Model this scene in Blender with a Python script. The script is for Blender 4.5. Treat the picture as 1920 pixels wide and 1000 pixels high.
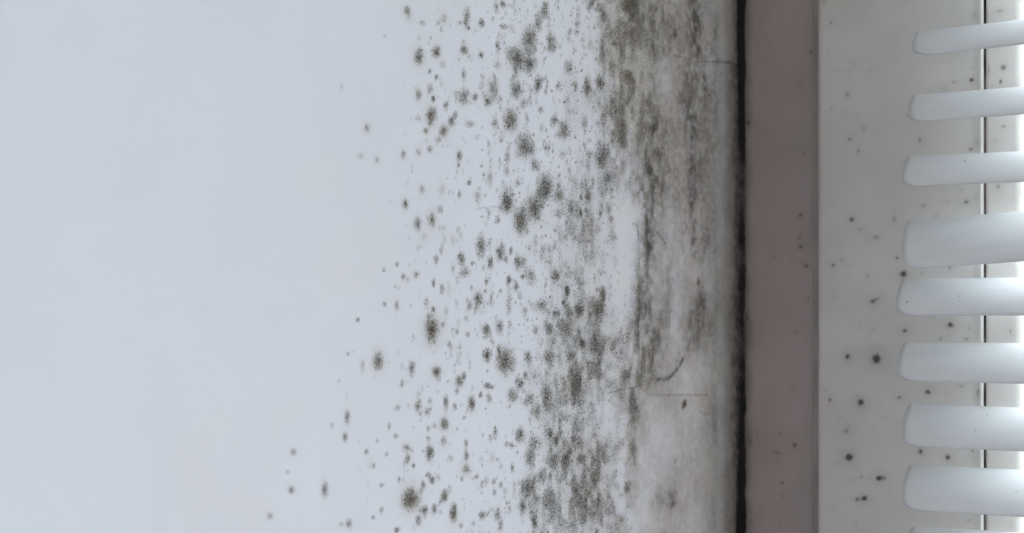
import bpy, math, random
import numpy as np

scene = bpy.context.scene
for o in list(bpy.data.objects):
    bpy.data.objects.remove(o)
C = scene.collection

# ------------------------------------------------------------------ camera
F = 2500.0                     # focal length in pixels of a 1920 x 1000 frame
HORIZ = 555.0                  # pixel row of eye level
TH = math.radians(25.0)        # camera turned 25 degrees away from the window's normal
CX, CY, CZ = 0.1286, -0.4707, 1.50
RT = (math.cos(TH), math.sin(TH))
FW = (-math.sin(TH), math.cos(TH))
cam = bpy.data.cameras.new('camera')
cam_o = bpy.data.objects.new('camera', cam)
C.objects.link(cam_o)
cam_o.location = (CX, CY, CZ)
cam_o.rotation_euler = (math.pi / 2, 0, TH)
cam.sensor_width = 36.0
cam.lens = F / 1920.0 * 36.0
cam.shift_y = (HORIZ - 500.0) / 1920.0
cam.clip_start = 0.01
cam.dof.use_dof = True
cam.dof.focus_distance = 0.384
cam.dof.aperture_fstop = cam.lens / 3.0      # a 3 mm wide opening
scene.camera = cam_o

# ------------------------------------------------------------------ sky and light
SKY_STRENGTH = 31.0
world = bpy.data.worlds.new('overcast_sky')
scene.world = world
world.use_nodes = True
wn = world.node_tree
bg = wn.nodes['Background']
tc = wn.nodes.new('ShaderNodeTexCoord')
sp = wn.nodes.new('ShaderNodeSeparateXYZ')
rp = wn.nodes.new('ShaderNodeValToRGB')
rp.color_ramp.elements[0].position = 0.46
rp.color_ramp.elements[0].color = (0.30, 0.31, 0.30, 1)
rp.color_ramp.elements[1].position = 0.52                      # overcast sky: brighter towards the zenith
rp.color_ramp.elements[1].color = (0.465, 0.49, 0.565, 1)
zen = rp.color_ramp.elements.new(1.0); zen.color = (1.30, 1.375, 1.60, 1)
ma = wn.nodes.new('ShaderNodeMath'); ma.operation = 'MULTIPLY_ADD'
ma.inputs[1].default_value = 0.5; ma.inputs[2].default_value = 0.5
wn.links.new(tc.outputs['Generated'], sp.inputs[0])
wn.links.new(sp.outputs['Z'], ma.inputs[0])
wn.links.new(ma.outputs[0], rp.inputs[0])
wn.links.new(rp.outputs[0], bg.inputs['Color'])
bg.inputs['Strength'].default_value = SKY_STRENGTH

def portal(name, loc, rot, sx, sy):
    l = bpy.data.lights.new(name, 'AREA')
    l.shape = 'RECTANGLE'; l.size = sx; l.size_y = sy
    l.cycles.is_portal = True
    o = bpy.data.objects.new(name, l); C.objects.link(o)
    o.location = loc; o.rotation_euler = rot
    return o
# room plan (metres)
RX = 1.75                      # right hand wall
RY = -2.2                      # wall behind the camera
RH = 2.45                      # ceiling
WX1 = 0.95                     # right end of the window
WZ0, WZ1 = 0.95, 2.10          # window bottom / top
SY0, SY1, SZ0, SZ1 = -0.60, -0.20, 1.40, 1.85    # unseen opening added in the right hand wall for fill light
portal('portal_window', (WX1 / 2, 0.09, (WZ0 + WZ1) / 2), (-math.pi / 2, 0, 0), WX1, WZ1 - WZ0)
portal('portal_fill_opening', (RX + 0.12, (SY0 + SY1) / 2, (SZ0 + SZ1) / 2), (0, math.pi / 2, 0), SZ1 - SZ0, SY1 - SY0)

scene.view_settings.view_transform = 'Standard'
scene.view_settings.look = 'None'
scene.view_settings.gamma = 1.0
scene.view_settings.use_curve_mapping = False
scene.view_settings.exposure = 0.0

# ------------------------------------------------------------------ pixel helpers
def on_plane_y(px, py, yp):
    """pixel -> (x, z) on the vertical plane y = yp"""
    u = (px - 960.0) / F
    d = (yp - CY) / (FW[1] + u * RT[1])
    return CX + d * (FW[0] + u * RT[0]), CZ + (HORIZ - py) / F * d, d

SPLAY = math.radians(12.0)
WD = (-math.sin(SPLAY), -math.cos(SPLAY))          # along the wall, away from the corner
WNRM = (math.cos(SPLAY), -math.sin(SPLAY))         # wall normal, into the room
W_XC = -CX * RT[0] - CY * RT[1]
W_ZC = -CX * FW[0] - CY * FW[1]
W_A = -(WD[0] * RT[0] + WD[1] * RT[1])
W_B = -(WD[0] * FW[0] + WD[1] * FW[1])
def wall_s(px):
    u = (np.asarray(px, float) - 960.0) / F
    return (W_XC - u * W_ZC) / (W_A - W_B * u)
def wall_px(s):
    d = W_ZC - W_B * s
    return 960.0 + F * (W_XC - W_A * s) / np.where(np.abs(d) < 1e-4, 1e-4, d)
def wall_depth(s):
    return W_ZC - W_B * s

# ------------------------------------------------------------------ material helpers
def new_mat(name):
    m = bpy.data.materials.new(name); m.use_nodes = True
    nt = m.node_tree
    b = nt.nodes['Principled BSDF']
    return m, nt, b
def N(nt, t, **kw):
    n = nt.nodes.new(t)
    for k, v in kw.items():
        setattr(n, k, v)
    return n
def attr(nt, name):
    n = N(nt, 'ShaderNodeAttribute'); n.attribute_name = name
    return n.outputs['Fac']
def math_(nt, op, a, b=None, c=None, clamp=False):
    n = N(nt, 'ShaderNodeMath', operation=op); n.use_clamp = clamp
    for i, v in enumerate((a, b, c)):
        if v is None: continue
        if isinstance(v, (int, float)): n.inputs[i].default_value = v
        else: nt.links.new(v, n.inputs[i])
    return n.outputs[0]
def remap(nt, v, a, b, c=0.0, d=1.0, smooth=True):
    n = N(nt, 'ShaderNodeMapRange')
    n.interpolation_type = 'SMOOTHSTEP' if smooth else 'LINEAR'
    nt.links.new(v, n.inputs[0])
    for i, x in zip((1, 2, 3, 4), (a, b, c, d)): n.inputs[i].default_value = x
    return n.outputs[0]
def noise(nt, vec, scale, detail=2.0, rough=0.5, mapping=None):
    if mapping:
        mp = N(nt, 'ShaderNodeMapping'); mp.inputs['Scale'].default_value = mapping
        nt.links.new(vec, mp.inputs[0]); vec = mp.outputs[0]
    n = N(nt, 'ShaderNodeTexNoise'); n.inputs['Scale'].default_value = scale
    n.inputs['Detail'].default_value = detail; n.inputs['Roughness'].default_value = rough
    nt.links.new(vec, n.inputs['Vector'])
    return n.outputs['Fac']
def mix(nt, fac, a, b):
    n = N(nt, 'ShaderNodeMix', data_type='RGBA')
    if isinstance(fac, (int, float)): n.inputs[0].default_value = fac
    else: nt.links.new(fac, n.inputs[0])
    for i, v in ((6, a), (7, b)):
        if isinstance(v, tuple): n.inputs[i].default_value = (*v, 1)
        else: nt.links.new(v, n.inputs[i])
    return n.outputs[2]
def bump(nt, h, b, strength, dist):
    n = N(nt, 'ShaderNodeBump'); n.inputs['Strength'].default_value = strength
    n.inputs['Distance'].default_value = dist
    nt.links.new(h, n.inputs['Height']); nt.links.new(n.outputs[0], b.inputs['Normal'])
def obco(nt):
    return N(nt, 'ShaderNodeTexCoord').outputs['Object']

def mat_plain(name, col, rough=0.6, var=0.06, scale=8.0):
    m, nt, b = new_mat(name)
    f = noise(nt, obco(nt), scale, 4)
    c = mix(nt, remap(nt, f, 0.3, 0.7), tuple(x * (1 - var) for x in col), tuple(min(1, x * (1 + var)) for x in col))
    nt.links.new(c, b.inputs['Base Color']); b.inputs['Roughness'].default_value = rough
    return m

def mat_mouldy_wall():
    m, nt, b = new_mat('mouldy_painted_plaster')
    co = obco(nt)
    grain = noise(nt, co, 1900.0, 3.0, 0.7)
    clump = noise(nt, co, 420.0, 2.0, 0.6)
    cloud = noise(nt, co, 22.0, 4.0, 0.55)
    cloud2 = noise(nt, co, 60.0, 3.0, 0.55)
    d = attr(nt, 'mould'); film = attr(nt, 'film'); halo = attr(nt, 'halo')
    dark = attr(nt, 'stain'); warm = attr(nt, 'warm')
    base = mix(nt, remap(nt, cloud, 0.35, 0.65), (0.79, 0.79, 0.82), (0.77, 0.77, 0.795))
    base = mix(nt, math_(nt, 'MULTIPLY', warm, remap(nt, cloud2, 0.35, 0.7)), base, (0.80, 0.755, 0.72))
    filmc = mix(nt, remap(nt, cloud2, 0.35, 0.65), (0.45, 0.41, 0.365), (0.58, 0.535, 0.48))
    ff = math_(nt, 'MULTIPLY', film, remap(nt, clump, 0.25, 0.6, 0.72, 1.0), clamp=True)
    c = mix(nt, ff, base, filmc)
    c = mix(nt, math_(nt, 'MULTIPLY', halo, 0.55, clamp=True), c, (0.36, 0.29, 0.19))
    c = mix(nt, math_(nt, 'MULTIPLY', remap(nt, d, 0.05, 0.9, smooth=False), 0.42, clamp=True), c, (0.47, 0.42, 0.34))
    sd = math_(nt, 'MULTIPLY', dark, remap(nt, clump, 0.3, 0.65, 0.6, 1.1), clamp=True)
    c = mix(nt, sd, c, (0.125, 0.112, 0.10))
    g = math_(nt, 'ADD', math_(nt, 'MULTIPLY', math_(nt, 'SUBTRACT', grain, 0.5), 2.1),
              math_(nt, 'MULTIPLY', math_(nt, 'SUBTRACT', clump, 0.5), 0.3))
    lim = remap(nt, d, 0.02, 0.16)
    mm = math_(nt, 'MULTIPLY', remap(nt, math_(nt, 'ADD', d, g), 0.16, 0.98, smooth=False), lim, clamp=True)
    mc = mix(nt, remap(nt, cloud2, 0.4, 0.6), (0.052, 0.046, 0.035), (0.078, 0.065, 0.042))
    mc = mix(nt, math_(nt, 'MULTIPLY', halo, 0.6, clamp=True), mc, (0.070, 0.052, 0.030))
    c = mix(nt, math_(nt, 'MULTIPLY', mm, 0.95), c, mc)
    nt.links.new(c, b.inputs['Base Color'])
    b.inputs['Roughness'].default_value = 0.75
    b.inputs['Specular IOR Level'].default_value = 0.25
    h = math_(nt, 'ADD', math_(nt, 'MULTIPLY', mm, 0.8), math_(nt, 'MULTIPLY', cloud2, 0.6))
    h = math_(nt, 'ADD', h, math_(nt, 'MULTIPLY', grain, 0.25))
    bump(nt, h, b, 0.5, 0.00025)
    return m

def mat_mouldy_pvc(name, col, dirt, rough=0.42):
    m, nt, b = new_mat(name)
    co = obco(nt)
    grain = noise(nt, co, 1300.0, 3.0, 0.65)
    cloud = noise(nt, co, 35.0, 4.0, 0.6)
    streak = noise(nt, co, 60.0, 3.0, 0.6, mapping=(1.0, 1.0, 0.15))
    d = attr(nt, 'mould'); halo = attr(nt, 'halo'); stain = attr(nt, 'stain')
    c = mix(nt, remap(nt, cloud, 0.3, 0.7), col, dirt)
    c = mix(nt, remap(nt, streak, 0.45, 0.75, 0.0, 0.45), c, dirt)
    c = mix(nt, math_(nt, 'MULTIPLY', stain, 1.0, clamp=True), c, (0.10, 0.085, 0.085))
    c = mix(nt, math_(nt, 'MULTIPLY', halo, 0.4, clamp=True), c, (0.34, 0.30, 0.24))
    mm = remap(nt, math_(nt, 'ADD', d, math_(nt, 'MULTIPLY', math_(nt, 'SUBTRACT', grain, 0.5), 0.8)), 0.15, 0.95)
    mm = math_(nt, 'MULTIPLY', mm, remap(nt, d, 0.02, 0.2), clamp=True)
    c = mix(nt, math_(nt, 'MULTIPLY', mm, 0.92), c, (0.05, 0.042, 0.035))
    nt.links.new(c, b.inputs['Base Color'])
    b.inputs['Roughness'].default_value = rough
    b.inputs['Specular IOR Level'].default_value = 0.35
    bump(nt, cloud, b, 0.15, 0.0006)
    return m

def mat_slat():
    m, nt, b = new_mat('white_lacquered_aluminium')
    oi = N(nt, 'ShaderNodeObjectInfo')
    va = N(nt, 'ShaderNodeVectorMath', operation='MULTIPLY_ADD')
    va.inputs[1].default_value = (7, 3, 5)
    nt.links.new(oi.outputs['Random'], va.inputs[0]); nt.links.new(obco(nt), va.inputs[2])
    co = va.outputs[0]
    sp_ = noise(nt, co, 330.0, 2.0, 0.6)
    pick = noise(nt, co, 60.0, 1.0, 0.5)
    dust = noise(nt, co, 90.0, 4.0, 0.65, mapping=(0.35, 1.0, 1.0))
    c = mix(nt, remap(nt, dust, 0.4, 0.75, 0.0, 0.5), (0.87, 0.88, 0.89), (0.76, 0.77, 0.77))
    spots = math_(nt, 'MULTIPLY', remap(nt, sp_, 0.70, 0.76), remap(nt, pick, 0.5, 0.6), clamp=True)
    c = mix(nt, math_(nt, 'MULTIPLY', spots, 0.75), c, (0.16, 0.16, 0.16))
    nt.links.new(c, b.inputs['Base Color'])
    b.inputs['Roughness'].default_value = 0.32
    b.inputs['Specular IOR Level'].default_value = 0.55
    bump(nt, dust, b, 0.12, 0.0004)
    return m

def mat_sealant():
    m, nt, b = new_mat('blackened_sealant')
    co = obco(nt)
    g = noise(nt, co, 260.0, 4.0, 0.65)
    k = attr(nt, 'stain')
    f = remap(nt, math_(nt, 'ADD', k, math_(nt, 'MULTIPLY', math_(nt, 'SUBTRACT', g, 0.5), 0.9)), 0.2, 0.8)
    c = mix(nt, f, (0.22, 0.185, 0.18), (0.018, 0.015, 0.017))
    nt.links.new(c, b.inputs['Base Color']); b.inputs['Roughness'].default_value = 0.8
    bump(nt, g, b, 0.6, 0.001)
    return m

def mat_glass():
    m = bpy.data.materials.new('window_glass'); m.use_nodes = True
    nt = m.node_tree
    for n in list(nt.nodes): nt.nodes.remove(n)
    out = N(nt, 'ShaderNodeOutputMaterial')
    tr = N(nt, 'ShaderNodeBsdfTransparent'); tr.inputs[0].default_value = (0.93, 0.97, 0.96, 1)
    gl = N(nt, 'ShaderNodeBsdfGlossy'); gl.inputs['Roughness'].default_value = 0.02
    fr = N(nt, 'ShaderNodeFresnel'); fr.inputs[0].default_value = 1.5
    mx = N(nt, 'ShaderNodeMixShader')
    nt.links.new(fr.outputs[0], mx.inputs[0]); nt.links.new(tr.outputs[0], mx.inputs[1])
    nt.links.new(gl.outputs[0], mx.inputs[2]); nt.links.new(mx.outputs[0], out.inputs[0])
    return m

M_WALL = mat_mouldy_wall()
M_FRAME = mat_mouldy_pvc('grimy_frame_pvc', (0.585, 0.49, 0.475), (0.50, 0.425, 0.41))
M_SASH = mat_mouldy_pvc('white_sash_pvc', (0.745, 0.70, 0.665), (0.68, 0.63, 0.60))
M_SLAT = mat_slat()
M_SEAL = mat_sealant()
M_GLASS = mat_glass()
M_STEP_SHADOW = mat_plain('step_shadow_grey', (0.46, 0.425, 0.40), 0.8, 0.1, 60.0)  # tone of the painted contact shadow beside the sash
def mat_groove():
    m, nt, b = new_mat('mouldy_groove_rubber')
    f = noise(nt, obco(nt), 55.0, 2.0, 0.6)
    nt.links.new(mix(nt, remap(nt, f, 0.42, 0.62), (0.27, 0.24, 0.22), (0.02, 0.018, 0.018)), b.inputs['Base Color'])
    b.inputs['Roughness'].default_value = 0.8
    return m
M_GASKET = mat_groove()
M_PAINT = mat_plain('room_paint', (0.78, 0.74, 0.70), 0.8)
M_CEIL = mat_plain('ceiling_paint', (0.82, 0.82, 0.81), 0.85)
M_FLOOR = mat_plain('floor_laminate', (0.36, 0.29, 0.22), 0.5, 0.15, 5.0)
M_CORD = mat_plain('white_cord', (0.75, 0.76, 0.77), 0.8, 0.04, 200.0)

# ------------------------------------------------------------------ mesh helpers
def link(name, me, mat, parent=None):
    o = bpy.data.objects.new(name, me); C.objects.link(o)
    if mat: me.materials.append(mat)
    if parent: o.parent = parent
    return o
def tag(o, label=None, cat=None, group=None, kind=None):
    for k, v in (('label', label), ('category', cat), ('group', group), ('kind', kind)):
        if v: o[k] = v
    return o
def boxes(name, lst, mat, parent=None, bevel=0.0):
    import bmesh
    bm = bmesh.new()
    for (x0, x1, y0, y1, z0, z1) in lst:
        vs = [bm.verts.new(p) for p in ((x0, y0, z0), (x1, y0, z0), (x1, y1, z0), (x0, y1, z0),
                                        (x0, y0, z1), (x1, y0, z1), (x1, y1, z1), (x0, y1, z1))]
        for f in ((3, 2, 1, 0), (4, 5, 6, 7), (0, 1, 5, 4), (1, 2, 6, 5), (2, 3, 7, 6), (3, 0, 4, 7)):
            bm.faces.new([vs[i] for i in f])
    if bevel:
        bmesh.ops.bevel(bm, geom=bm.edges[:], offset=bevel, segments=3, affect='EDGES', profile=0.5)
    me = bpy.data.meshes.new(name); bm.to_mesh(me); bm.free()
    o = link(name, me, mat, parent)
    return o
def grid_mesh(name, P, closed_u=False, attrs=None, smooth=True, caps=False):
    """P: (rows, cols, 3) -> mesh; attrs: dict name -> (rows, cols)"""
    R_, K = P.shape[:2]
    me = bpy.data.meshes.new(name)
    idx = np.arange(R_ * K).reshape(R_, K)
    if closed_u:
        i2 = np.concatenate([idx, idx[:, :1]], 1)
    else:
        i2 = idx
    q = np.stack([i2[:-1, :-1], i2[:-1, 1:], i2[1:, 1:], i2[1:, :-1]], -1).reshape(-1, 4)
    nq = len(q)
    loops = q.reshape(-1)
    starts = np.arange(nq) * 4
    if caps:
        loops = np.concatenate([loops, idx[0][::-1], idx[-1]])
        starts = np.concatenate([starts, [nq * 4, nq * 4 + K]])
    me.vertices.add(R_ * K); me.vertices.foreach_set('co', P.reshape(-1).astype(np.float32))
    me.loops.add(len(loops)); me.loops.foreach_set('vertex_index', loops.astype(np.int32))
    me.polygons.add(len(starts)); me.polygons.foreach_set('loop_start', starts.astype(np.int32))
    me.polygons.foreach_set('use_smooth', np.full(len(starts), smooth))
    me.update(calc_edges=True); me.validate()
    for k, v in (attrs or {}).items():
        a = me.attributes.new(k, 'FLOAT', 'POINT')
        a.data.foreach_set('value', v.reshape(-1).astype(np.float32))
    return me

rng = np.random.default_rng(7)
def smooth_noise(shape_rows, shape_cols, u, v, cu, cv, seed):
    """value noise sampled at u (rows), v (cols) with cell sizes cu, cv"""
    r = np.random.default_rng(seed)
    uu = (u - u.min()) / cu; vv = (v - v.min()) / cv
    g = r.random((int(uu.max()) + 3, int(vv.max()) + 3))
    i = uu.astype(int); j = vv.astype(int)
    a = uu - i; b_ = vv - j
    a = a * a * (3 - 2 * a); b_ = b_ * b_ * (3 - 2 * b_)
    return (g[i, j] * (1 - a) * (1 - b_) + g[i + 1, j] * a * (1 - b_) +
            g[i, j + 1] * (1 - a) * b_ + g[i + 1, j + 1] * a * b_)

# ------------------------------------------------------------------ the mouldy wall
# colonies: x, y, rx, ry, strength, brownness (pixels of the 1920 x 1000 frame, laid onto the wall)
COL = """763 20 6 8 .7 .6;833 34 5 9 .35 .5;903 43 6 9 .9 0;902 103 5 7 .8 .2;818 97 8 12 .75 .4;786 107 9 15 .7 .6
870 93 7 9 .8 .4;933 86 5 12 .6 0;992 74 13 24 .85 .3;1020 20 8 15 .6 0;1009 43 8 14 .6 0;1032 80 7 20 .7 0;971 110 14 22 .95 .4
994 119 12 16 .75 .3;967 168 11 18 .75 .1;1009 157 8 14 .75 0;958 226 13 21 .9 .2;983 274 14 22 .85 .2;999 280 6 16 .4 0
1002 309 8 12 .6 0;1058 243 10 16 .75 .1;1039 226 7 10 .6 0;1065 127 9 14 .35 0;925 168 9 20 .6 .3;915 190 8 10 .7 .2
892 181 5 8 .6 0;869 181 11 16 .6 .2;785 178 5 10 .7 .8;806 167 6 10 .5 .3;818 145 3 6 .9 0;813 185 4 6 .95 0;806 134 4 6 .7 0
808 219 9 16 .9 .7;799 245 5 6 .6 .7;832 245 7 10 .9 .7;846 228 7 9 .8 .2;854 216 5 8 .6 .1;836 198 6 10 .5 .1;822 262 6 7 .45 .4
806 280 6 7 .6 .3;785 285 5 7 .45 .5;756 290 5 9 .55 .4;861 292 5 10 .85 .5;903 311 3 3 .9 0;860 310 3 4 .7 0;928 231 6 12 .5 .2
882 233 8 6 .5 .1;785 221 6 8 .3 0;870 139 5 12 .5 0;905 144 5 6 .4 0;940 264 5 5 .5 0;951 294 6 14 .5 0;950 320 6 12 .45 0
1098 162 6 18 .5 0;1095 231 6 14 .45 0;1014 206 6 8 .5 0;1024 276 7 9 .4 0;1082 45 6 8 .5 0;1080 61 5 7 .5 0;875 33 7 18 .6 .3
879 53 3 4 .8 .2;864 43 4 4 .6 0;943 50 7 6 .6 0;943 8 5 7 .7 .4;931 15 4 12 .5 0;791 43 5 4 .4 .4;827 56 4 8 .35 0;808 71 3 4 .5 0
951 378 13 22 .95 .1;976 414 13 23 1.0 .4;1002 391 14 23 .9 .4;1022 353 14 26 .95 .2;1047 366 9 14 .5 .2;760 383 5 8 .8 .8
783 421 7 12 .6 .3;810 412 6 13 .8 .7;791 356 5 9 .45 .3;862 365 4 8 .5 0;880 342 4 6 .8 0;933 412 5 10 .5 0;902 462 9 22 .75 .1
938 475 8 16 .8 .1;949 487 4 9 .6 0;958 470 4 8 .7 0;920 492 6 13 .75 .3;865 485 7 12 .75 .3;885 494 3 4 .9 0;973 493 9 15 .6 .2
872 511 10 10 .55 .1;818 487 5 10 .6 .1;827 470 4 8 .4 .1;849 505 5 12 .4 0;780 515 5 6 .55 .6;756 519 4 7 .6 .3;745 496 4 6 .6 0
813 530 4 8 .75 0;829 543 5 10 .5 .1;954 524 4 9 .85 0;980 519 4 5 .85 .2;996 520 9 18 .4 0;968 538 6 10 .6 0;912 528 4 7 .6 .3
884 540 3 6 .5 .1;897 561 8 14 .7 .6;921 559 4 12 .45 .2;938 546 4 6 .45 0;880 573 5 11 .55 0;744 573 3 7 .7 1;813 581 4 6 .9 .3
810 617 12 22 1.1 .9;831 609 4 6 .6 .2;837 584 5 14 .35 0;799 568 5 12 .35 0;912 620 8 13 .85 .2;938 614 7 14 .6 0;956 610 5 9 .45 0
1017 574 11 14 .6 .3;1039 515 8 14 .55 .1;1063 545 4 8 1.6 0;1057 568 3.5 4 1.4 0;954 568 6 16 .45 0;984 584 6 12 .45 0;1040 589 8 12 .5 0
1067 586 9 12 .6 .3;1086 584 9 16 .6 .3;1032 617 7 12 .6 0;1004 620 6 10 .5 0;1092 645 5 8 1.7 0;1060 620 10 14 .5 .1;1070 389 6 10 .5 0
971 343 6 9 .5 0;877 627 5 6 .5 .1;857 622 3 6 .6 0;842 645 4 6 .6 0
947 677 14 24 .95 .5;913 667 8 13 .85 .3;772 692 6 14 .7 .2;818 698 7 10 .9 .8;861 716 7 10 .85 .5;870 706 4 8 .8 .2;857 733 4 6 .7 .2
754 720 4 7 .6 .1;884 757 7 14 .85 .4;836 753 5 12 .9 .1;784 762 7 10 .65 .4;853 762 5 8 .55 0;801 772 5 10 .55 .1;806 752 4 6 .5 .3
913 724 8 6 .55 .1;917 748 5 9 .6 .2;901 741 4 7 .6 .3;923 726 3 5 .6 0;961 743 10 14 .6 .3;974 721 9 12 .6 .2;993 748 9 12 .55 .1
990 672 7 12 .65 .1;985 704 5 8 .7 0;1007 772 8 14 .6 .5;1025 735 10 20 .6 .1;1029 762 10 18 .5 .1;1080 718 12 28 .6 .2;1071 667 8 8 .6 0
1029 670 9 12 .5 0;833 796 8 11 .75 .7;832 827 6 9 .55 .3;806 849 7 15 .9 .3;764 860 5 8 .75 .6;764 840 5 7 .6 .6;775 873 4 6 .75 .1
803 823 4 6 .55 0;815 799 4 6 .5 0;803 804 4 6 .5 0;875 855 5 10 .75 .2;874 833 4 10 .5 .2;874 881 7 9 .6 .8;866 898 3 5 .7 0;894 894 4 6 .55 .1
976 816 9 15 .65 .1;929 810 5 10 .5 .2;959 835 5 8 .55 0;949 833 4 7 .55 0;1039 864 10 18 .7 .2;1002 833 10 15 .55 .2;993 857 9 20 .65 .2
1043 825 5 9 .9 0;1031 813 8 10 .5 0;990 913 12 20 .8 .3;1032 895 4 12 .6 0;1014 895 7 14 .5 0;981 949 7 14 .7 .1;1002 976 6 16 1 0
1061 864 9 20 .7 .2;961 878 4 10 .6 .1;934 963 6 14 .55 .1;939 983 5 14 .5 .1;905 966 8 9 .6 .1;850 963 7 16 .95 .6;814 955 5 10 .95 .3
796 957 7 10 .8 .3;784 976 6 10 .65 .4;769 937 14 20 1.1 1;833 930 7 10 .85 .4;810 901 6 8 .8 .2;793 910 5 9 .7 .2;803 891 5 6 .7 .2
748 900 3 6 .8 .1;864 986 4 7 .5 0;926 903 4 6 .7 .2;939 910 4 6 .6 .1;927 923 4 7 .5 0;744 995 5 6 .8 .1
550 848 6 7 .55 .2;546 919 5 6 .85 .8;506 968 6 8 .5 .2;609 918 6 14 .75 .4;654 982 6 8 .7 .3;640 984 5 5 .4 0;647 820 5 9 .8 .2;651 782 5 14 .7 .2
623 798 4 6 .5 0;709 677 9 15 .85 .9;652 664 3 5 .5 0;671 600 4 5 .6 .1;680 685 3 8 .25 1;687 848 4 8 .6 .1;742 818 5 5 .55 .1;707 827 4 5 .4 0
715 957 4 7 .55 .1;700 971 4 5 .55 0;716 910 5 5 .45 0;700 874 4 5 .5 0;725 852 4 5 .5 0;540 885 6 5 .25 0;635 715 4 8 .25 0;721 570 4 5 .6 .2
720 506 4 5 .5 .1;730 800 4 8 .45 .1;745 765 7 6 .35 .1;688 240 5 7 .6 .8;676 293 5 5 .3 .6;706 300 5 6 .35 .4;640 165 4 9 .28 0;722 68 4 4 .28 0
1182 10 13 16 .85 0;1177 142 9 14 .8 .1;1191 162 4 9 .9 .2;1182 184 3 7 .9 0;1102 166 7 14 .6 0;1126 157 8 16 .6 0;1091 132 2 3 .9 0
1130 30 6 30 .5 0;1128 90 6 26 .5 0;1167 240 10 30 .6 .1;1130 292 13 22 .85 .1;1168 255 8 18 .7 0;1141 332 8 12 .6 0;1103 368 8 16 .75 0
1089 370 3 6 .9 0;1211 385 6 10 .6 0;1142 392 6 14 .5 0;1151 447 8 8 .5 0;1120 577 14 20 .95 .4;1131 552 5 12 1.3 0;1086 582 8 12 .6 .1
1121 650 13 28 .75 .3;1150 645 12 20 .5 .2;1200 530 6 26 .55 0;1199 590 6 30 .6 0;1310 528 4 8 .9 0;1175 702 10 16 .6 .1;1281 758 5 8 1.2 0
1188 765 10 30 .7 0;1185 845 7 18 .75 0;1175 917 6 14 .85 0;1264 866 2 5 .8 0;1209 884 2 2 .8 0;1296 891 3 3 .4 0;1185 990 2 4 .8 0
1164 620 3 8 .6 0;1352 892 4 4 .5 0;1339 380 3 3 .6 0;1278 438 3 6 .3 0;1355 840 3 3 .5 0;1196 235 4 5 .7 .1;1146 212 4 6 .7 .1;1180 170 7 30 .5 0"""
COL = [tuple(map(float, t.split())) for t in COL.replace('\n', ';').split(';') if t.strip()]
# carpet: broad grainy mould areas  x, y, rx, ry, strength
CARPET = """1165 100 42 120 .42;1195 270 36 90 .40;1150 215 34 60 .34;1185 20 40 60 .36;1208 450 20 110 .30;1105 470 42 70 .30;1100 590 48 60 .26
1130 660 40 56 .30;1195 640 26 90 .32;1100 720 58 50 .40;1048 820 40 60 .34;1108 860 52 62 .58;1112 950 52 60 .62;1025 950 42 52 .40;1160 810 22 40 .22
1045 470 40 80 .16;1035 715 42 60 .22;1075 340 38 60 .18;1100 400 30 50 .26;1070 190 34 70 .10;1140 350 26 50 .26;1205 560 18 60 .26;1185 720 26 40 .40;1055 640 40 50 .22
1215 640 22 70 .34;1225 320 30 80 .28;1220 160 30 90 .26;1240 40 24 50 .22;1300 200 14 60 .22;1305 600 16 40 .3;1120 1060 50 60 .5;1150 -60 50 80 .4"""
CARPET = [tuple(map(float, t.split())) for t in CARPET.replace('\n', ';').split(';') if t.strip()]
# soft grey stains in the film beside the corner   x, y, rx, ry, strength
STAIN = """1300 60 18 70 .42;1290 210 15 70 .52;1318 150 16 50 .30;1297 345 9 70 .55;1320 300 14 60 .30;1240 90 12 40 .25;1225 230 18 60 .22;1262 60 10 26 .35
1305 605 15 42 .50;1312 560 8 30 .35;1222 640 22 60 .34;1205 560 14 60 .26;1240 600 10 36 .30;1338 625 5 22 .35;1300 440 6 30 .45;1310 470 12 30 .28;1288 655 12 24 .30
1218 690 14 30 .35;1215 300 20 60 .25;1232 360 12 40 .30;1340 60 10 50 .18;1215 430 10 60 .28;1215 480 10 40 .30;1245 937 24 26 .30;1235 925 8 18 .25;1262 935 7 20 .30
1330 450 10 60 .16;1180 60 30 60 .18;1165 240 16 50 .22;1300 -60 22 60 .4;1300 1060 22 50 .2;1200 20 20 40 .2;1345 210 8 90 .16;1340 820 8 60 .10;1190 860 5 40 .2;1188 770 10 40 .30"""
STAIN = [tuple(map(float, t.split())) for t in STAIN.replace('\n', ';').split(';') if t.strip()]
# cleaner paint left inside the film    x, y, rx, ry, strength
CLEAN = """1176 420 19 60 .9;1172 500 18 55 .85;1162 560 20 36 .7;1178 470 20 60 .5;1258 450 16 60 .55;1268 520 14 50 .5;1265 590 10 50 .6;1268 640 10 30 .5
1250 155 10 26 .6;1240 130 12 30 .3;1275 720 20 30 .4;1240 840 34 70 .55;1215 900 26 60 .55;1205 960 20 60 .6;1300 820 30 50 .30;1310 960 20 40 .3;1328 130 12 30 .5;1320 690 16 30 .4
1150 770 24 34 .45;1330 520 10 60 .35;1265 420 10 30 .4;1330 20 14 40 .3;1352 250 9 300 .55;1352 800 9 320 .55"""
CLEAN = [tuple(map(float, t.split())) for t in CLEAN.replace('\n', ';').split(';') if t.strip()]
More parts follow.
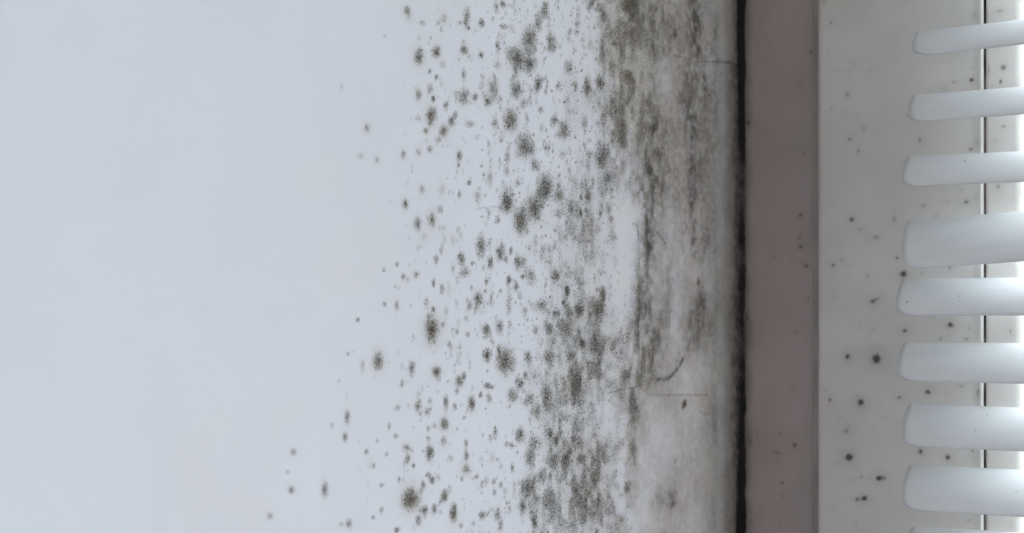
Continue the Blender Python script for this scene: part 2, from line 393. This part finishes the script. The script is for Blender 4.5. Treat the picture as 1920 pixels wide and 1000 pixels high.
# cracks and lifted paint edges, one with its painted shadow: width, depth strength, points
LINES = [
    (2.2, .75, [(1262, 104), (1282, 108), (1305, 115), (1340, 116), (1376, 118)]),
    (2.0, .75, [(1187, 419), (1193, 424), (1196, 436), (1196, 452)]),
    (2.4, .70, [(1230, 437), (1238, 448), (1246, 458)]),
    (1.8, .50, [(1239, 400), (1246, 390), (1262, 389), (1272, 400), (1277, 428)]),
    (4.6, .95, [(1229, 711), (1243, 712), (1253, 709), (1266, 695), (1282, 671)]),  # curled flake, its curved shadow painted dark along the edge
    (3.0, .45, [(1282, 671), (1296, 640), (1300, 610)]),
    (2.2, .60, [(1166, 640), (1167, 630), (1173, 625), (1180, 626)]),
    (1.8, .50, [(1141, 738), (1160, 731), (1190, 727), (1212, 720)]),
    (1.6, .45, [(1218, 741), (1260, 741), (1325, 741)]),
    (1.8, .45, [(1240, 556), (1252, 575), (1255, 610), (1250, 650), (1236, 690)]),
    (1.8, .35, [(1308, 770), (1318, 777), (1332, 777), (1345, 772)]),
    (2.2, .45, [(1268, 912), (1267, 926)]),
    (2.2, .45, [(1222, 950), (1228, 928), (1243, 919), (1258, 926), (1262, 946)]),
    (3.2, .55, [(1252, 4), (1264, 10), (1272, 28), (1273, 58)]),
    (2.0, .40, [(1331, 596), (1338, 612), (1340, 632)]),
    (1.6, .50, [(1172, 738), (1180, 752), (1183, 778)]),
    (4.2, .85, [(1282, 752), (1281, 758), (1280, 764)]),
    (3.6, .70, [(1309, 522), (1310, 534)]),
    (2.2, .45, [(1264, 862), (1264, 870)]),
    (1.3, .30, [(893, 392), (915, 388), (935, 388)]),
]

def build_wall():
    pxs = np.concatenate([np.arange(1391, 1150, -1.7), np.arange(1150, 640, -2.0), np.arange(640, 380, -4.0),
                          np.arange(380, -100, -12.0)])
    s = wall_s(pxs)
    s = np.concatenate([[-0.012], s])
    s = np.concatenate([s, np.linspace(s[-1] + 0.02, 2.25, 24)])
    dz = np.concatenate([np.linspace(-CZ, -0.16, 14)[:-1], np.arange(-0.16, -0.125, 0.002), np.arange(-0.125, 0.145, 0.00036),
                         np.arange(0.145, 0.18, 0.002), np.linspace(0.19, RH - CZ, 10)])
    R_, K = len(dz), len(s)
    depth = np.maximum(wall_depth(s), 0.05)
    X = wall_px(s); X = np.where(s > 0.36, -3000.0, X)
    Y = HORIZ - dz[:, None] * F / depth[None, :]
    Xg = np.broadcast_to(X[None, :], (R_, K))
    mould = np.zeros((R_, K)); halo = np.zeros((R_, K)); film = np.zeros((R_, K)); stain = np.zeros((R_, K)); warm = np.zeros((R_, K))
    clean = np.zeros((R_, K)); H = np.zeros((R_, K))
    def splat(A, x, y, rx, ry, st, mode='sum', pw=1.0, ext=2.6, rot=0.0):
        ks = np.nonzero(np.abs(X - x) < rx * ext)[0]
        if len(ks) == 0: return
        k0, k1 = ks.min(), ks.max() + 1
        dmid = depth[(k0 + k1) // 2]
        zc = (HORIZ - y) / F * dmid; hz = ry * ext * 1.15 / F * dmid + 0.001
        r0, r1 = np.searchsorted(dz, [zc - hz, zc + hz])
        if r1 <= r0: return
        dx = (Xg[r0:r1, k0:k1] - x) / rx; dy = (Y[r0:r1, k0:k1] - y) / ry
        r2 = dx * dx + dy * dy
        g = st * np.exp(-np.power(r2, pw))
        a = A[r0:r1, k0:k1]
        if mode == 'sum': a += g
        else: np.maximum(a, g, out=a)
    r = random.Random(11)
    # low frequency noise on the wall
    n1 = smooth_noise(R_, K, *np.broadcast_arrays(Y, Xg), 46, 26, 1)
    n2 = smooth_noise(R_, K, *np.broadcast_arrays(Y, Xg), 16, 9, 2)
    n3 = smooth_noise(R_, K, *np.broadcast_arrays(Y, Xg), 110, 16, 3)
    n4 = smooth_noise(R_, K, *np.broadcast_arrays(Y, Xg), 7, 4.5, 4)
    n5 = smooth_noise(R_, K, *np.broadcast_arrays(Y, Xg), 30, 6, 5)
    near = (Xg > 400)
    # explicit colonies, slightly lobed: a main disc, satellites
    for (x, y, rx, ry, st, br) in COL:
        splat(mould, x, y, rx * .94, ry * .94, st * 0.92, pw=1.2)
        splat(mould, x, y, rx * .55, ry * .55, st * .55, pw=.8)
        if rx >= 7:
            splat(mould, x + r.uniform(-.3, .3) * rx, y + r.uniform(-.3, .3) * ry, rx * .45, ry * .45, st * .2)
            for _ in range(5):
                a = r.uniform(0, 6.28); q = r.uniform(.7, 1.25)
                splat(mould, x + math.cos(a) * rx * q, y + math.sin(a) * ry * q, rx * r.uniform(.2, .4), ry * r.uniform(.2, .4), st * r.uniform(.15, .4))
        if br > 0:
            splat(halo, x, y, rx * 1.5, ry * 1.5, br * 0.75, mode='max')
    # scattered small spots
    edge = [(-300, 790), (0, 765), (250, 745), (500, 715), (650, 640), (800, 620), (900, 570), (1000, 530), (1300, 480)]
    ex = [e[1] for e in edge]; ey = [e[0] for e in edge]
    for _ in range(2600):
        y = r.uniform(-260, 1260); x0 = np.interp(y, ey, ex)
        t = r.random() ** 0.72
        x = x0 + t * (1190 - x0)
        if x > 1155 and 350 < y < 600 and r.random() < .85: continue
        big = r.random() ** 3
        rx = 1.3 + 3.6 * big; ry = rx * r.uniform(1.2, 2.1)
        st = r.uniform(.16, .62) * (0.55 + 0.45 * t)
        if x < 740: 
            if r.random() < .55: continue
            st *= .6
        splat(mould, x, y, rx, ry, st)
        if r.random() < .25:
            splat(mould, x + r.uniform(-2, 2), y + ry * 2.2, rx * .8, ry * .9, st * .8)
        if r.random() < .1: splat(halo, x, y, rx * 1.8, ry * 1.8, .3, mode='max')
    for _ in range(900):                      # pinpoint dark specks in the dense zone
        y = r.uniform(-260, 1260); x = r.uniform(900, 1215)
        splat(mould, x, y, r.uniform(.9, 1.7), r.uniform(1.3, 2.6), r.uniform(.4, 1.0))
    carp = np.zeros((R_, K))
    for (x, y, rx, ry, st) in CARPET:
        splat(carp, x, y, rx, ry, st)
    carp = np.where((Y < -80) | (Y > 1080), np.maximum(carp, .3 * np.exp(-((Xg - 1140) / 60) ** 2)), carp)
    for (x, y, rx, ry, st) in CLEAN:
        splat(clean, x, y, rx, ry, st, mode='max', pw=1.6)
    for (x, y, rx, ry, st) in STAIN:
        splat(stain, x, y, rx, ry, st * 1.25)
    # the film: grey-beige grime in the last centimetres before the corner
    lo = np.interp(Y, [0, 200, 350, 420, 520, 620, 700, 800, 900, 1000], [1085, 1100, 1145, 1170, 1178, 1160, 1140, 1130, 1140, 1130])
    f0 = np.clip((Xg - lo + (n1 - .5) * 60 + (n2 - .5) * 26) / 78, 0, 1)
    film = f0 * f0 * (3 - 2 * f0)
    film = np.clip(film * (1 - 0.8 * np.clip(clean, 0, 1)), 0, 1)
    film = np.maximum(film, 0.55 * np.clip(carp * 1.5, 0, 1))
    film = np.clip(film, 0, 1) * near
    patch = np.clip((n1 * .4 + n2 * .45 + n5 * .3 - .45) * 4.2, 0, 1.25)
    carp_m = carp * (0.34 + 1.15 * patch) * (1 - 0.75 * np.clip(clean, 0, 1))
    fade = np.clip((1352 - Xg) / 40, 0, 1)
    mould = mould * np.where(Xg > 1150, 1 - 0.5 * np.clip(clean, 0, 1), 1) + carp_m
    mould = 1.15 * (1 - np.exp(-mould / 1.05))
    mould *= np.interp(Xg, [1120, 1160, 1230], [1.0, .86, .80])
    # streaky greys inside the film
    zone = np.clip((Xg - 1165) / 40, 0, 1) * np.clip((1362 - Xg) / 18, 0, 1)
    low = np.interp(Y, [0, 640, 740, 1000], [1.0, 1.0, .45, .30])
    streak = np.clip((n3 * .55 + n5 * .35 + n2 * .3 - .50) * 2.2, 0, 1)
    stain = stain * (0.45 + 1.0 * np.clip(n2 * .6 + n5 * .6, 0, 1)) * (1 - .6 * np.clip(clean, 0, 1)) + zone * low * streak * .34 * (1 - .6 * np.clip(clean, 0, 1))
    stain += zone * np.interp(Y, [0, 350, 520, 700], [.17, .15, .06, 0]) * (1 - .8 * np.clip(clean, 0, 1)) * (0.5 + n1)
    stain += zone * low * np.clip((n4 - .62) * 2.2, 0, 1) * .22
    # darker rim right at the joint
    rim = np.clip((Xg - 1369 + (n2 - .5) * 7 + (n1 - .5) * 8) / 12, 0, 1)
    stain = np.maximum(stain, rim * .75)
    # cracks, flake edges and the curled flake's painted shadow
    for (w, st, pts) in LINES:
        for (a, b_) in zip(pts[:-1], pts[1:]):
            L = math.hypot(b_[0] - a[0], b_[1] - a[1]); n = max(2, int(L / (w * .6)))
            for i in range(n + 1):
                t = i / n
                ww = w * r.uniform(.7, 1.15)
                x = a[0] + (b_[0] - a[0]) * t; y = a[1] + (b_[1] - a[1]) * t
                splat(stain, x, y, ww * .8, ww, min(1.1, st * 1.3) * r.uniform(.75, 1.0), mode='max')
                splat(H, x, y, ww * 1.2, ww * 1.2, -0.00016 * st / .7, mode='sum') if False else None
                splat(H, x - 2, y - w * 1.6, ww * 2.2, ww * 2.2, 0.00035 * st, mode='max')
    splat(warm, 470, 850, 170, 190, .35); splat(warm, 650, 480, 110, 200, .25); splat(warm, 560, 300, 80, 140, .12)
    splat(warm, 1172, 460, 26, 130, .9); splat(warm, 1130, 620, 60, 160, .5); splat(warm, 1120, 880, 60, 150, .6); splat(warm, 1278, 560, 30, 120, .3); splat(warm, 1240, 960, 60, 60, .8); splat(warm, 1290, 720, 40, 60, .4); splat(warm, 420, 960, 200, 90, .25)
    # relief: wavy plaster, lifted layers near the corner
    H += (n1 - .5) * 0.0005 * np.clip((Xg - 1000) / 200, 0, 1) + (n2 - .5) * 0.00022 * np.clip((Xg - 1150) / 80, 0, 1)
    layer = np.clip((n1 * .5 + n2 * .35 + n3 * .3 - .56) * 14, 0, 1)
    H += zone * layer * 0.00022
    H = np.where(s[None, :] < 0.0008, 0, H)
    H *= near
    P = np.empty((R_, K, 3))
    P[..., 0] = WD[0] * s[None, :] + WNRM[0] * H
    P[..., 1] = WD[1] * s[None, :] + WNRM[1] * H
    P[..., 2] = CZ + dz[:, None]
    inview = ((Y > -330) & (Y < 1330) & (Xg > 300)).astype(float)
    for A in (mould, halo, stain): A *= inview
    P = P[:, ::-1].copy()
    at = {k: np.clip(v, 0, 1.4)[:, ::-1].copy() for k, v in dict(mould=mould, halo=halo, film=film, stain=stain, warm=warm).items()}
    me = grid_mesh('wall_left', P, attrs=at)
    o = link('wall_left', me, M_WALL)
    return tag(o, 'white painted plaster wall speckled with black mould, dirtiest beside the window corner', 'wall', kind='structure')
wall_left = build_wall()

# ------------------------------------------------------------------ the rest of the room
wlx = WD[0] * 2.25; wly = WD[1] * 2.25
tag(boxes('floor', [(-0.8, RX + .1, RY - .1, .12, -.1, 0)], M_FLOOR), 'brown laminate floor of the room', 'floor', kind='structure')
tag(boxes('ceiling', [(-0.8, RX + .2, RY - .1, .12, RH, RH + .1)], M_CEIL), 'plain white ceiling of the room', 'ceiling', kind='structure')
tag(boxes('wall_front', [(-0.02, RX, 0.0, .12, 0, WZ0), (-0.02, RX, 0.0, .12, WZ1, RH), (WX1, RX, 0.0, .12, WZ0, WZ1)], M_PAINT),
    'painted wall around the window opening', 'wall', kind='structure')
tag(boxes('wall_right', [(RX, RX + .1, RY, .12, 0, SZ0), (RX, RX + .1, RY, .12, SZ1, RH), (RX, RX + .1, RY, SY0, SZ0, SZ1), (RX, RX + .1, SY1, .12, SZ0, SZ1)], M_PAINT),
    'painted side wall with a small opening added for fill light', 'wall', kind='structure')
tag(boxes('wall_back', [(-0.8, RX + .1, RY - .1, RY, 0, RH)], M_PAINT), 'painted wall behind the viewer', 'wall', kind='structure')

# ------------------------------------------------------------------ window: frame, sash, bead, gasket, pane
SASH_Y = -0.018
SPOTS = """1500 156 4 4 .6;1520 99 4 4 .6;1509 89 4 4 .4;1508 288 4 4 .6;1403 231 4 8 .8;1501 403 5 5 .75;1499 445 4 6 .6;1501 463 6 6 .7;1450 482 5 4 .5;1484 487 4 7 .4
1503 492 6 5 .45;1512 499 5 5 .75;1521 541 4 4 .35;1515 558 4 8 .5;1492 622 4 4 .6;1401 594 4 12 .6;1486 725 4 6 .5;1462 813 4 5 .5;1490 835 6 7 .7;1457 849 8 5 .55
1467 906 4 4 .75;1449 905 4 4 .45;1428 951 4 4 .5;1420 820 4 10 .45;1406 830 5 12 .5;1500 886 4 7 .35;1462 981 5 9 .4;1513 794 6 5 .3;1467 932 4 9 .45;1410 980 7 10 .4;1433 818 4 9 .3;1471 160 4 4 .2
1546 3 4 5 .55;1558 43 4 4 .6;1589 178 5 5 .65;1591 134 4 4 .4;1600 119 5 5 .4;1559 204 3 3 .45;1580 209 4 4 .45;1619 241 4 6 .55;1594 261 5 4 .65;1609 284 4 6 .55;1632 134 4 4 .35;1607 218 5 5 .3
1597 411 5 5 .8;1613 431 4 4 .45;1642 445 8 5 .55;1562 498 5 5 .65;1579 488 4 4 .55;1627 518 3 5 .6;1636 566 6 5 .75;1644 561 6 5 .4;1584 577 6 6 .25;1611 612 4 6 .4;1637 620 5 5 .4;1597 495 4 3 .35
1589 669 6 7 .85;1643 673 9 10 1.1;1547 732 4 4 .55;1556 750 4 6 .75;1614 755 7 8 1.05;1587 809 5 6 .6;1575 782 4 4 .35;1592 858 8 8 1.2;1648 897 6 6 1.1;1615 895 3 3 .55;1621 935 6 6 1.1;1607 937 5 5 .75;1561 955 5 4 .4;1602 901 5 5 .35;1605 742 6 6 .25;1593 798 10 6 .25
1789 154 4 3 .6;1822 150 4 4 1.1;1771 165 4 4 .4;1824 128 3 3 .4;1826 28 3 5 .5;1874 20 8 4 .6;1881 126 6 7 .75;1876 153 3 5 .9;1854 130 3 8 .55;1860 161 4 4 .35;1881 237 6 5 .55;1725 263 3 6 .7;1820 280 4 4 .8;1832 266 4 4 .45
1812 379 6 5 .8;1732 386 5 4 .6;1775 379 10 3 .35;1830 372 4 4 .4;1755 405 3 4 .6;1677 412 4 9 .55;1871 350 5 5 .65;1866 265 5 4 .45;1682 484 4 4 .75;1694 514 7 7 1.05;1781 503 4 4 .6;1782 610 6 6 1;1696 621 5 5 .9;1817 616 4 4 .45;1812 636 3 3 .8
1780 629 4 4 .45;1764 635 4 4 .55;1750 596 3 4 .45;1740 735 6 6 .9;1687 746 6 5 .6;1802 724 5 4 .5;1834 736 4 10 .55;1895 622 3 12 .45;1726 847 6 6 .9;1777 858 5 6 1.1;1824 846 4 4 .6;1735 837 3 3 .6;1827 857 4 6 .35;1787 866 3 3 .45;1817 976 4 4 .45;1659 897 5 5 .55;1895 986 4 4 .35;1775 740 4 4 .35;1690 395 3 3 .3"""
SPOTS = [tuple(map(float, t.split())) for t in SPOTS.replace('\n', ';').split(';') if t.strip()]

def profile_rows(zlo, zhi):
    return np.concatenate([[zlo], np.linspace(zlo + .02, CZ - .13, 6), np.arange(CZ - .125, CZ + .145, 0.0005), np.linspace(CZ + .15, zhi - .02, 6), [zhi]])
def refine(pts, step):
    out = []
    for a, b_ in zip(pts[:-1], pts[1:]):
        L = math.dist(a, b_); n = max(1, int(L / step + .5)) if L > step else 1
        for i in range(n): out.append((a[0] + (b_[0] - a[0]) * i / n, a[1] + (b_[1] - a[1]) * i / n))
    out.append(pts[-1]); return out
def arc(cx, cy, r_, a0, a1, n=4):
    return [(cx + r_ * math.cos(math.radians(a0 + (a1 - a0) * i / n)), cy + r_ * math.sin(math.radians(a0 + (a1 - a0) * i / n))) for i in range(n + 1)]
def stile(name, front, back, mat, parent, yface, xr, zlo, zhi, stainf=None, seed=0):
    """vertical member: fine front polyline + coarse back polyline, extruded along z, with its mould spots"""
    prof = refine(front, 0.0006) + back
    zs = profile_rows(zlo, zhi)
    p = np.array(prof)
    P = np.empty((len(zs), len(p), 3)); P[..., 0] = p[None, :, 0]; P[..., 1] = p[None, :, 1]; P[..., 2] = zs[:, None]
    mould = np.zeros(P.shape[:2]); halo = np.zeros(P.shape[:2]); stain = np.zeros(P.shape[:2])
    isfront = (P[..., 1] < yface + 0.006)
    rr = random.Random(seed)
    lst = list(SPOTS)
    for _ in range(150):
        lst.append((rr.uniform(1400, 1915), rr.uniform(-250, 1250), rr.uniform(1.5, 3.5), rr.uniform(1.5, 4.5), rr.uniform(.12, .45)))
    for (x, y, rx, ry, st) in lst:
        wx, wz, d = on_plane_y(x, y, yface)
        if not (xr[0] - .001 < wx < xr[1] + .001): continue
        ax = rx / F * d * 1.05; az = ry / F * d
        g = np.exp(-np.power(((P[..., 0] - wx) / ax) ** 2 + ((P[..., 2] - wz) / az) ** 2, .75) * 1.25)
        mould += st * 1.15 * g
        halo = np.maximum(halo, st * .7 * np.exp(-(((P[..., 0] - wx) / (2.1 * ax)) ** 2 + ((P[..., 2] - wz) / (2.1 * az)) ** 2)))
    mould *= isfront; halo *= isfront
    if stainf: stain = stainf(P[..., 0], P[..., 2])
    me = grid_mesh(name, P, closed_u=True, attrs=dict(mould=mould, halo=halo, stain=stain), caps=True)
    return link(name, me, mat, parent)

win = bpy.data.objects.new('window_1', None); C.objects.link(win)
win.location = (0, 0, 0)
tag(win, 'white plastic window with grimy mould-spotted frame behind the blind slats', 'window', kind='structure')
XS0, XS1 = 0.0316, 0.0846          # sash stile
XB0, XB1 = 0.0855, 0.0964          # glazing bead
def frame_stain(x, z):
    rr = np.random.default_rng(5)
    k = np.interp(z, np.linspace(CZ - .2, CZ + .2, 60), rr.random(60))
    return np.clip(1 - (x - 0.0008) / (0.0030 + 0.0025 * k), 0, 1) ** 1.3 * .9
stile('frame_jamb', [(0.0, 0.0)] + [(0.0445, 0.0)], [(0.0445, 0.06), (0.0, 0.06)], M_FRAME, win, 0.0, (0, 0.034), WZ0, WZ1, frame_stain, 1)
stile('sash_stile', [(XS0, -0.004)] + arc(XS0 + .0016, SASH_Y + .0016, .0016, 180, 270, 5) + [(XS0 + .004, SASH_Y)] +
      [(XS1 - .0030, SASH_Y)] + arc(XS1 - .0007, SASH_Y + .0004, .0009, 235, 360, 4) + [(XS1, SASH_Y + .006)],
      [(XS1, .04), (XS0 + .013, .04), (XS0 + .013, -0.001), (XS0, -0.001)], M_SASH, win, SASH_Y, (0.033, 0.0846), WZ0 + .04, WZ1 - .04, None, 2)
stile('glazing_bead', [(XB0, SASH_Y + .006)] + arc(XB0 + .0008, SASH_Y + .0012, .0008, 180, 270, 3) + [(XB1 - .0022, SASH_Y + .0004)] +
      arc(XB1 - .002, SASH_Y + .0024, .002, 270, 350, 4) + [(XB1 + .0035, -0.0005)], [(XB0, -0.0005)], M_SASH, win, SASH_Y, (XB0, XB1), WZ0 + .085, WZ1 - .085, None, 3)
boxes('step_shadow_strip', [(0.0262, 0.0312, -.0016, .0002, WZ0 + .041, WZ1 - .041)], M_STEP_SHADOW, win, .0007)  # added strip standing for the contact shadow along the sash step
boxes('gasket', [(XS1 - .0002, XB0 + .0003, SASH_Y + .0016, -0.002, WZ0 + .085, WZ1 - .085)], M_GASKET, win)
boxes('frame_jamb', [(WX1 - .0445, WX1, 0.0, .06, WZ0, WZ1)], M_FRAME, win, .0008)
boxes('frame_rail', [(0.0445, WX1 - .0445, 0.0, .06, WZ0, WZ0 + .0445)], M_FRAME, win, .0008)
boxes('frame_rail', [(0.0445, WX1 - .0445, 0.0, .06, WZ1 - .0445, WZ1)], M_FRAME, win, .0008)
boxes('sash_stile', [(WX1 - XS1, WX1 - XS0, SASH_Y, -.0005, WZ0 + .04, WZ1 - .04)], M_SASH, win, .0012)
boxes('sash_rail', [(XS1, WX1 - XS1, SASH_Y, -.0005, WZ0 + .04, WZ0 + .085)], M_SASH, win, .0012)
boxes('sash_rail', [(XS1, WX1 - XS1, SASH_Y, -.0005, WZ1 - .085, WZ1 - .04)], M_SASH, win, .0012)
boxes('glass_pane', [(XB0 + .001, WX1 - XS1, 0.002, 0.006, WZ0 + .05, WZ1 - .05)], M_GLASS, win)

# ------------------------------------------------------------------ blackened sealant in the corner
def build_sealant():
    zs = np.concatenate([[WZ0], np.linspace(WZ0 + .05, CZ - .13, 6), np.arange(CZ - .125, CZ + .145, 0.0012), np.linspace(CZ + .15, WZ1 - .02, 6), [WZ1]])
    rr = np.random.default_rng(21)
    def ln(n, a, b_):
        t = np.linspace(CZ - .15, CZ + .15, n)
        return np.interp(zs, t, rr.uniform(a, b_, n))
    wr = 0.0015 + ln(50, 0, .0006) + ln(160, 0, .0003)             # onto the frame
    wl = 0.0021 + ln(40, 0, .0012) + ln(120, 0, .0005)             # onto the wall
    n = 9
    P = np.empty((len(zs), n + 1, 3)); st = np.empty((len(zs), n + 1))
    zy = CZ + (HORIZ - np.array([-200, 0, 60, 250, 300, 330, 400, 430, 480, 520, 600, 640, 700, 780, 790, 900, 1000, 1200])) / F * .48
    kv = np.array([.9, .95, 1.1, 1.0, .75, .45, .55, .8, .6, .75, .7, .5, .65, .9, .75, .95, 1.1, .9])
    k = np.interp(zs, zy[::-1], kv[::-1])
    for j in range(n):
        t = j / (n - 1)
        a = np.stack([WD[0] * wl + WNRM[0] * .0002, WD[1] * wl + WNRM[1] * .0002], -1)     # on the wall
        b_ = np.stack([wr, np.full_like(wr, -.0003)], -1)                                  # on the frame
        c = np.array([0.0004, -0.0006])                                                    # hollow in the middle
        q = (1 - t) ** 2 * a + 2 * t * (1 - t) * c + t * t * b_
        P[:, j, :2] = q + rr.normal(0, .00007, q.shape)
        P[:, j, 2] = zs
        st[:, j] = k * (0.62 + .5 * math.exp(-((t - .62) / .33) ** 2)) 
    P[:, n, 0] = -0.002; P[:, n, 1] = 0.002; P[:, n, 2] = zs; st[:, n] = 1
    me = grid_mesh('trim_1', P, closed_u=True, attrs=dict(stain=st), caps=True)
    return tag(link('trim_1', me, M_SEAL), 'black mouldy sealant joint running down the corner between wall and window frame', 'sealant', kind='structure')
build_sealant()

# ------------------------------------------------------------------ venetian blind
SL_Y = -0.0345
SLW = 0.025
blind = bpy.data.objects.new('venetian_blind', None); C.objects.link(blind)
blind.location = (0.063, SL_Y, WZ0 + 0.06)
tag(blind, 'white aluminium venetian blind with curved rounded-end slats hanging before the window', 'blind')
SL_LEN = WX1 - 0.063 - 0.055
def slat_mesh():
    nu = 18; rad = 0.0045; R_ = 0.0215; th = 0.00028
    ts = [-1 + 2 * i / nu for i in range(nu + 1)]
    ts = [math.sin(t * math.pi / 2) * .35 + t * .65 for t in ts]
    def ext(v):                     # rounded end: how far the end is pulled in
        d = SLW / 2 - abs(v)
        return 0 if d >= rad else rad - math.sqrt(max(0, rad * rad - (rad - d) ** 2))
    cols = [0, .002, .0045, .008, .02, .05, .1, .2, .35, .5, .65, .8, .95, 1.0]
    rings = []
    for sgn in (1, -1):
        rows = []
        for t in ts:
            v = t * SLW / 2
            a = v / R_
            yy = R_ * math.sin(a) * (SLW / 2) / (R_ * math.sin(SLW / 2 / R_))
            zz = R_ * (math.cos(a) - math.cos(SLW / 2 / R_)) + sgn * th / 2
            e = ext(v)
            rows.append([(e + (SL_LEN - 2 * e) * c, yy, zz) for c in cols])
        rings.append(rows)
    top = np.array(rings[0]); bot = np.array(rings[1])[::-1]
    P = np.concatenate([top, bot], 0).transpose(1, 0, 2)      # (cols, ring, 3)
    me = grid_mesh('slat', P[:, ::-1], closed_u=True, caps=True)
    return me
SM = slat_mesh(); SM.materials.append(M_SLAT)
TILT = math.radians(30)
seen = {  # height above eye level (m): shift of the end, tilt, roll
    0.0792: (0.0032, 25, 2.2), 0.0590: (0.0019, 25, 1.0), 0.0393: (0.0, 25.5, .3), 0.0163: (-.0002, 40, 3.4),
    -.0003: (-.0018, 27, .3), -.0206: (-.0014, 26.5, 0), -.0408: (0.0, 26.5, 0), -.0604: (0.0, 26.5, 0), -.0806: (.0006, 28.5, 0)}
hs = sorted(seen)
zz = hs[0] - .02
while CZ + zz > WZ0 + .08: hs.append(zz); zz -= .02
zz = .1003
while CZ + zz < WZ1 - .04: hs.append(zz); zz += .02
rr = random.Random(4)
for h in sorted(hs, reverse=True):
    dx, t, roll = seen.get(h, (rr.uniform(-.002, .003), rr.uniform(27, 29), rr.uniform(-.2, .2)))
    o = bpy.data.objects.new('slat', SM); C.objects.link(o); o.parent = blind
    # the room-side edge hangs down: rotate about the slat's length
    o.rotation_euler = (math.radians(t), math.radians(-roll), 0)
    o.location = (dx, 0, CZ + h - blind.location.z)
    if h == 0.0163: o['label'] = 'slat turned steeper and skewed against its neighbours'
zlo = min(hs) + CZ - blind.location.z; zhi = WZ1 - .012 - blind.location.z
for x in (.16, SL_LEN - .16):
    for y in (-.0125, .0125):
        boxes('ladder_cord', [(x - .0005, x + .0005, y - .0005, y + .0005, zlo - .02, zhi)], M_CORD, blind)
boxes('head_rail', [(-.002, SL_LEN + .002, -.0125, .0125, zhi - .002, zhi + .024)], M_SLAT, blind, .0015)
boxes('bottom_rail', [(0, SL_LEN, -.0125, .0125, zlo - .028, zlo - .018)], M_SLAT, blind, .0015)
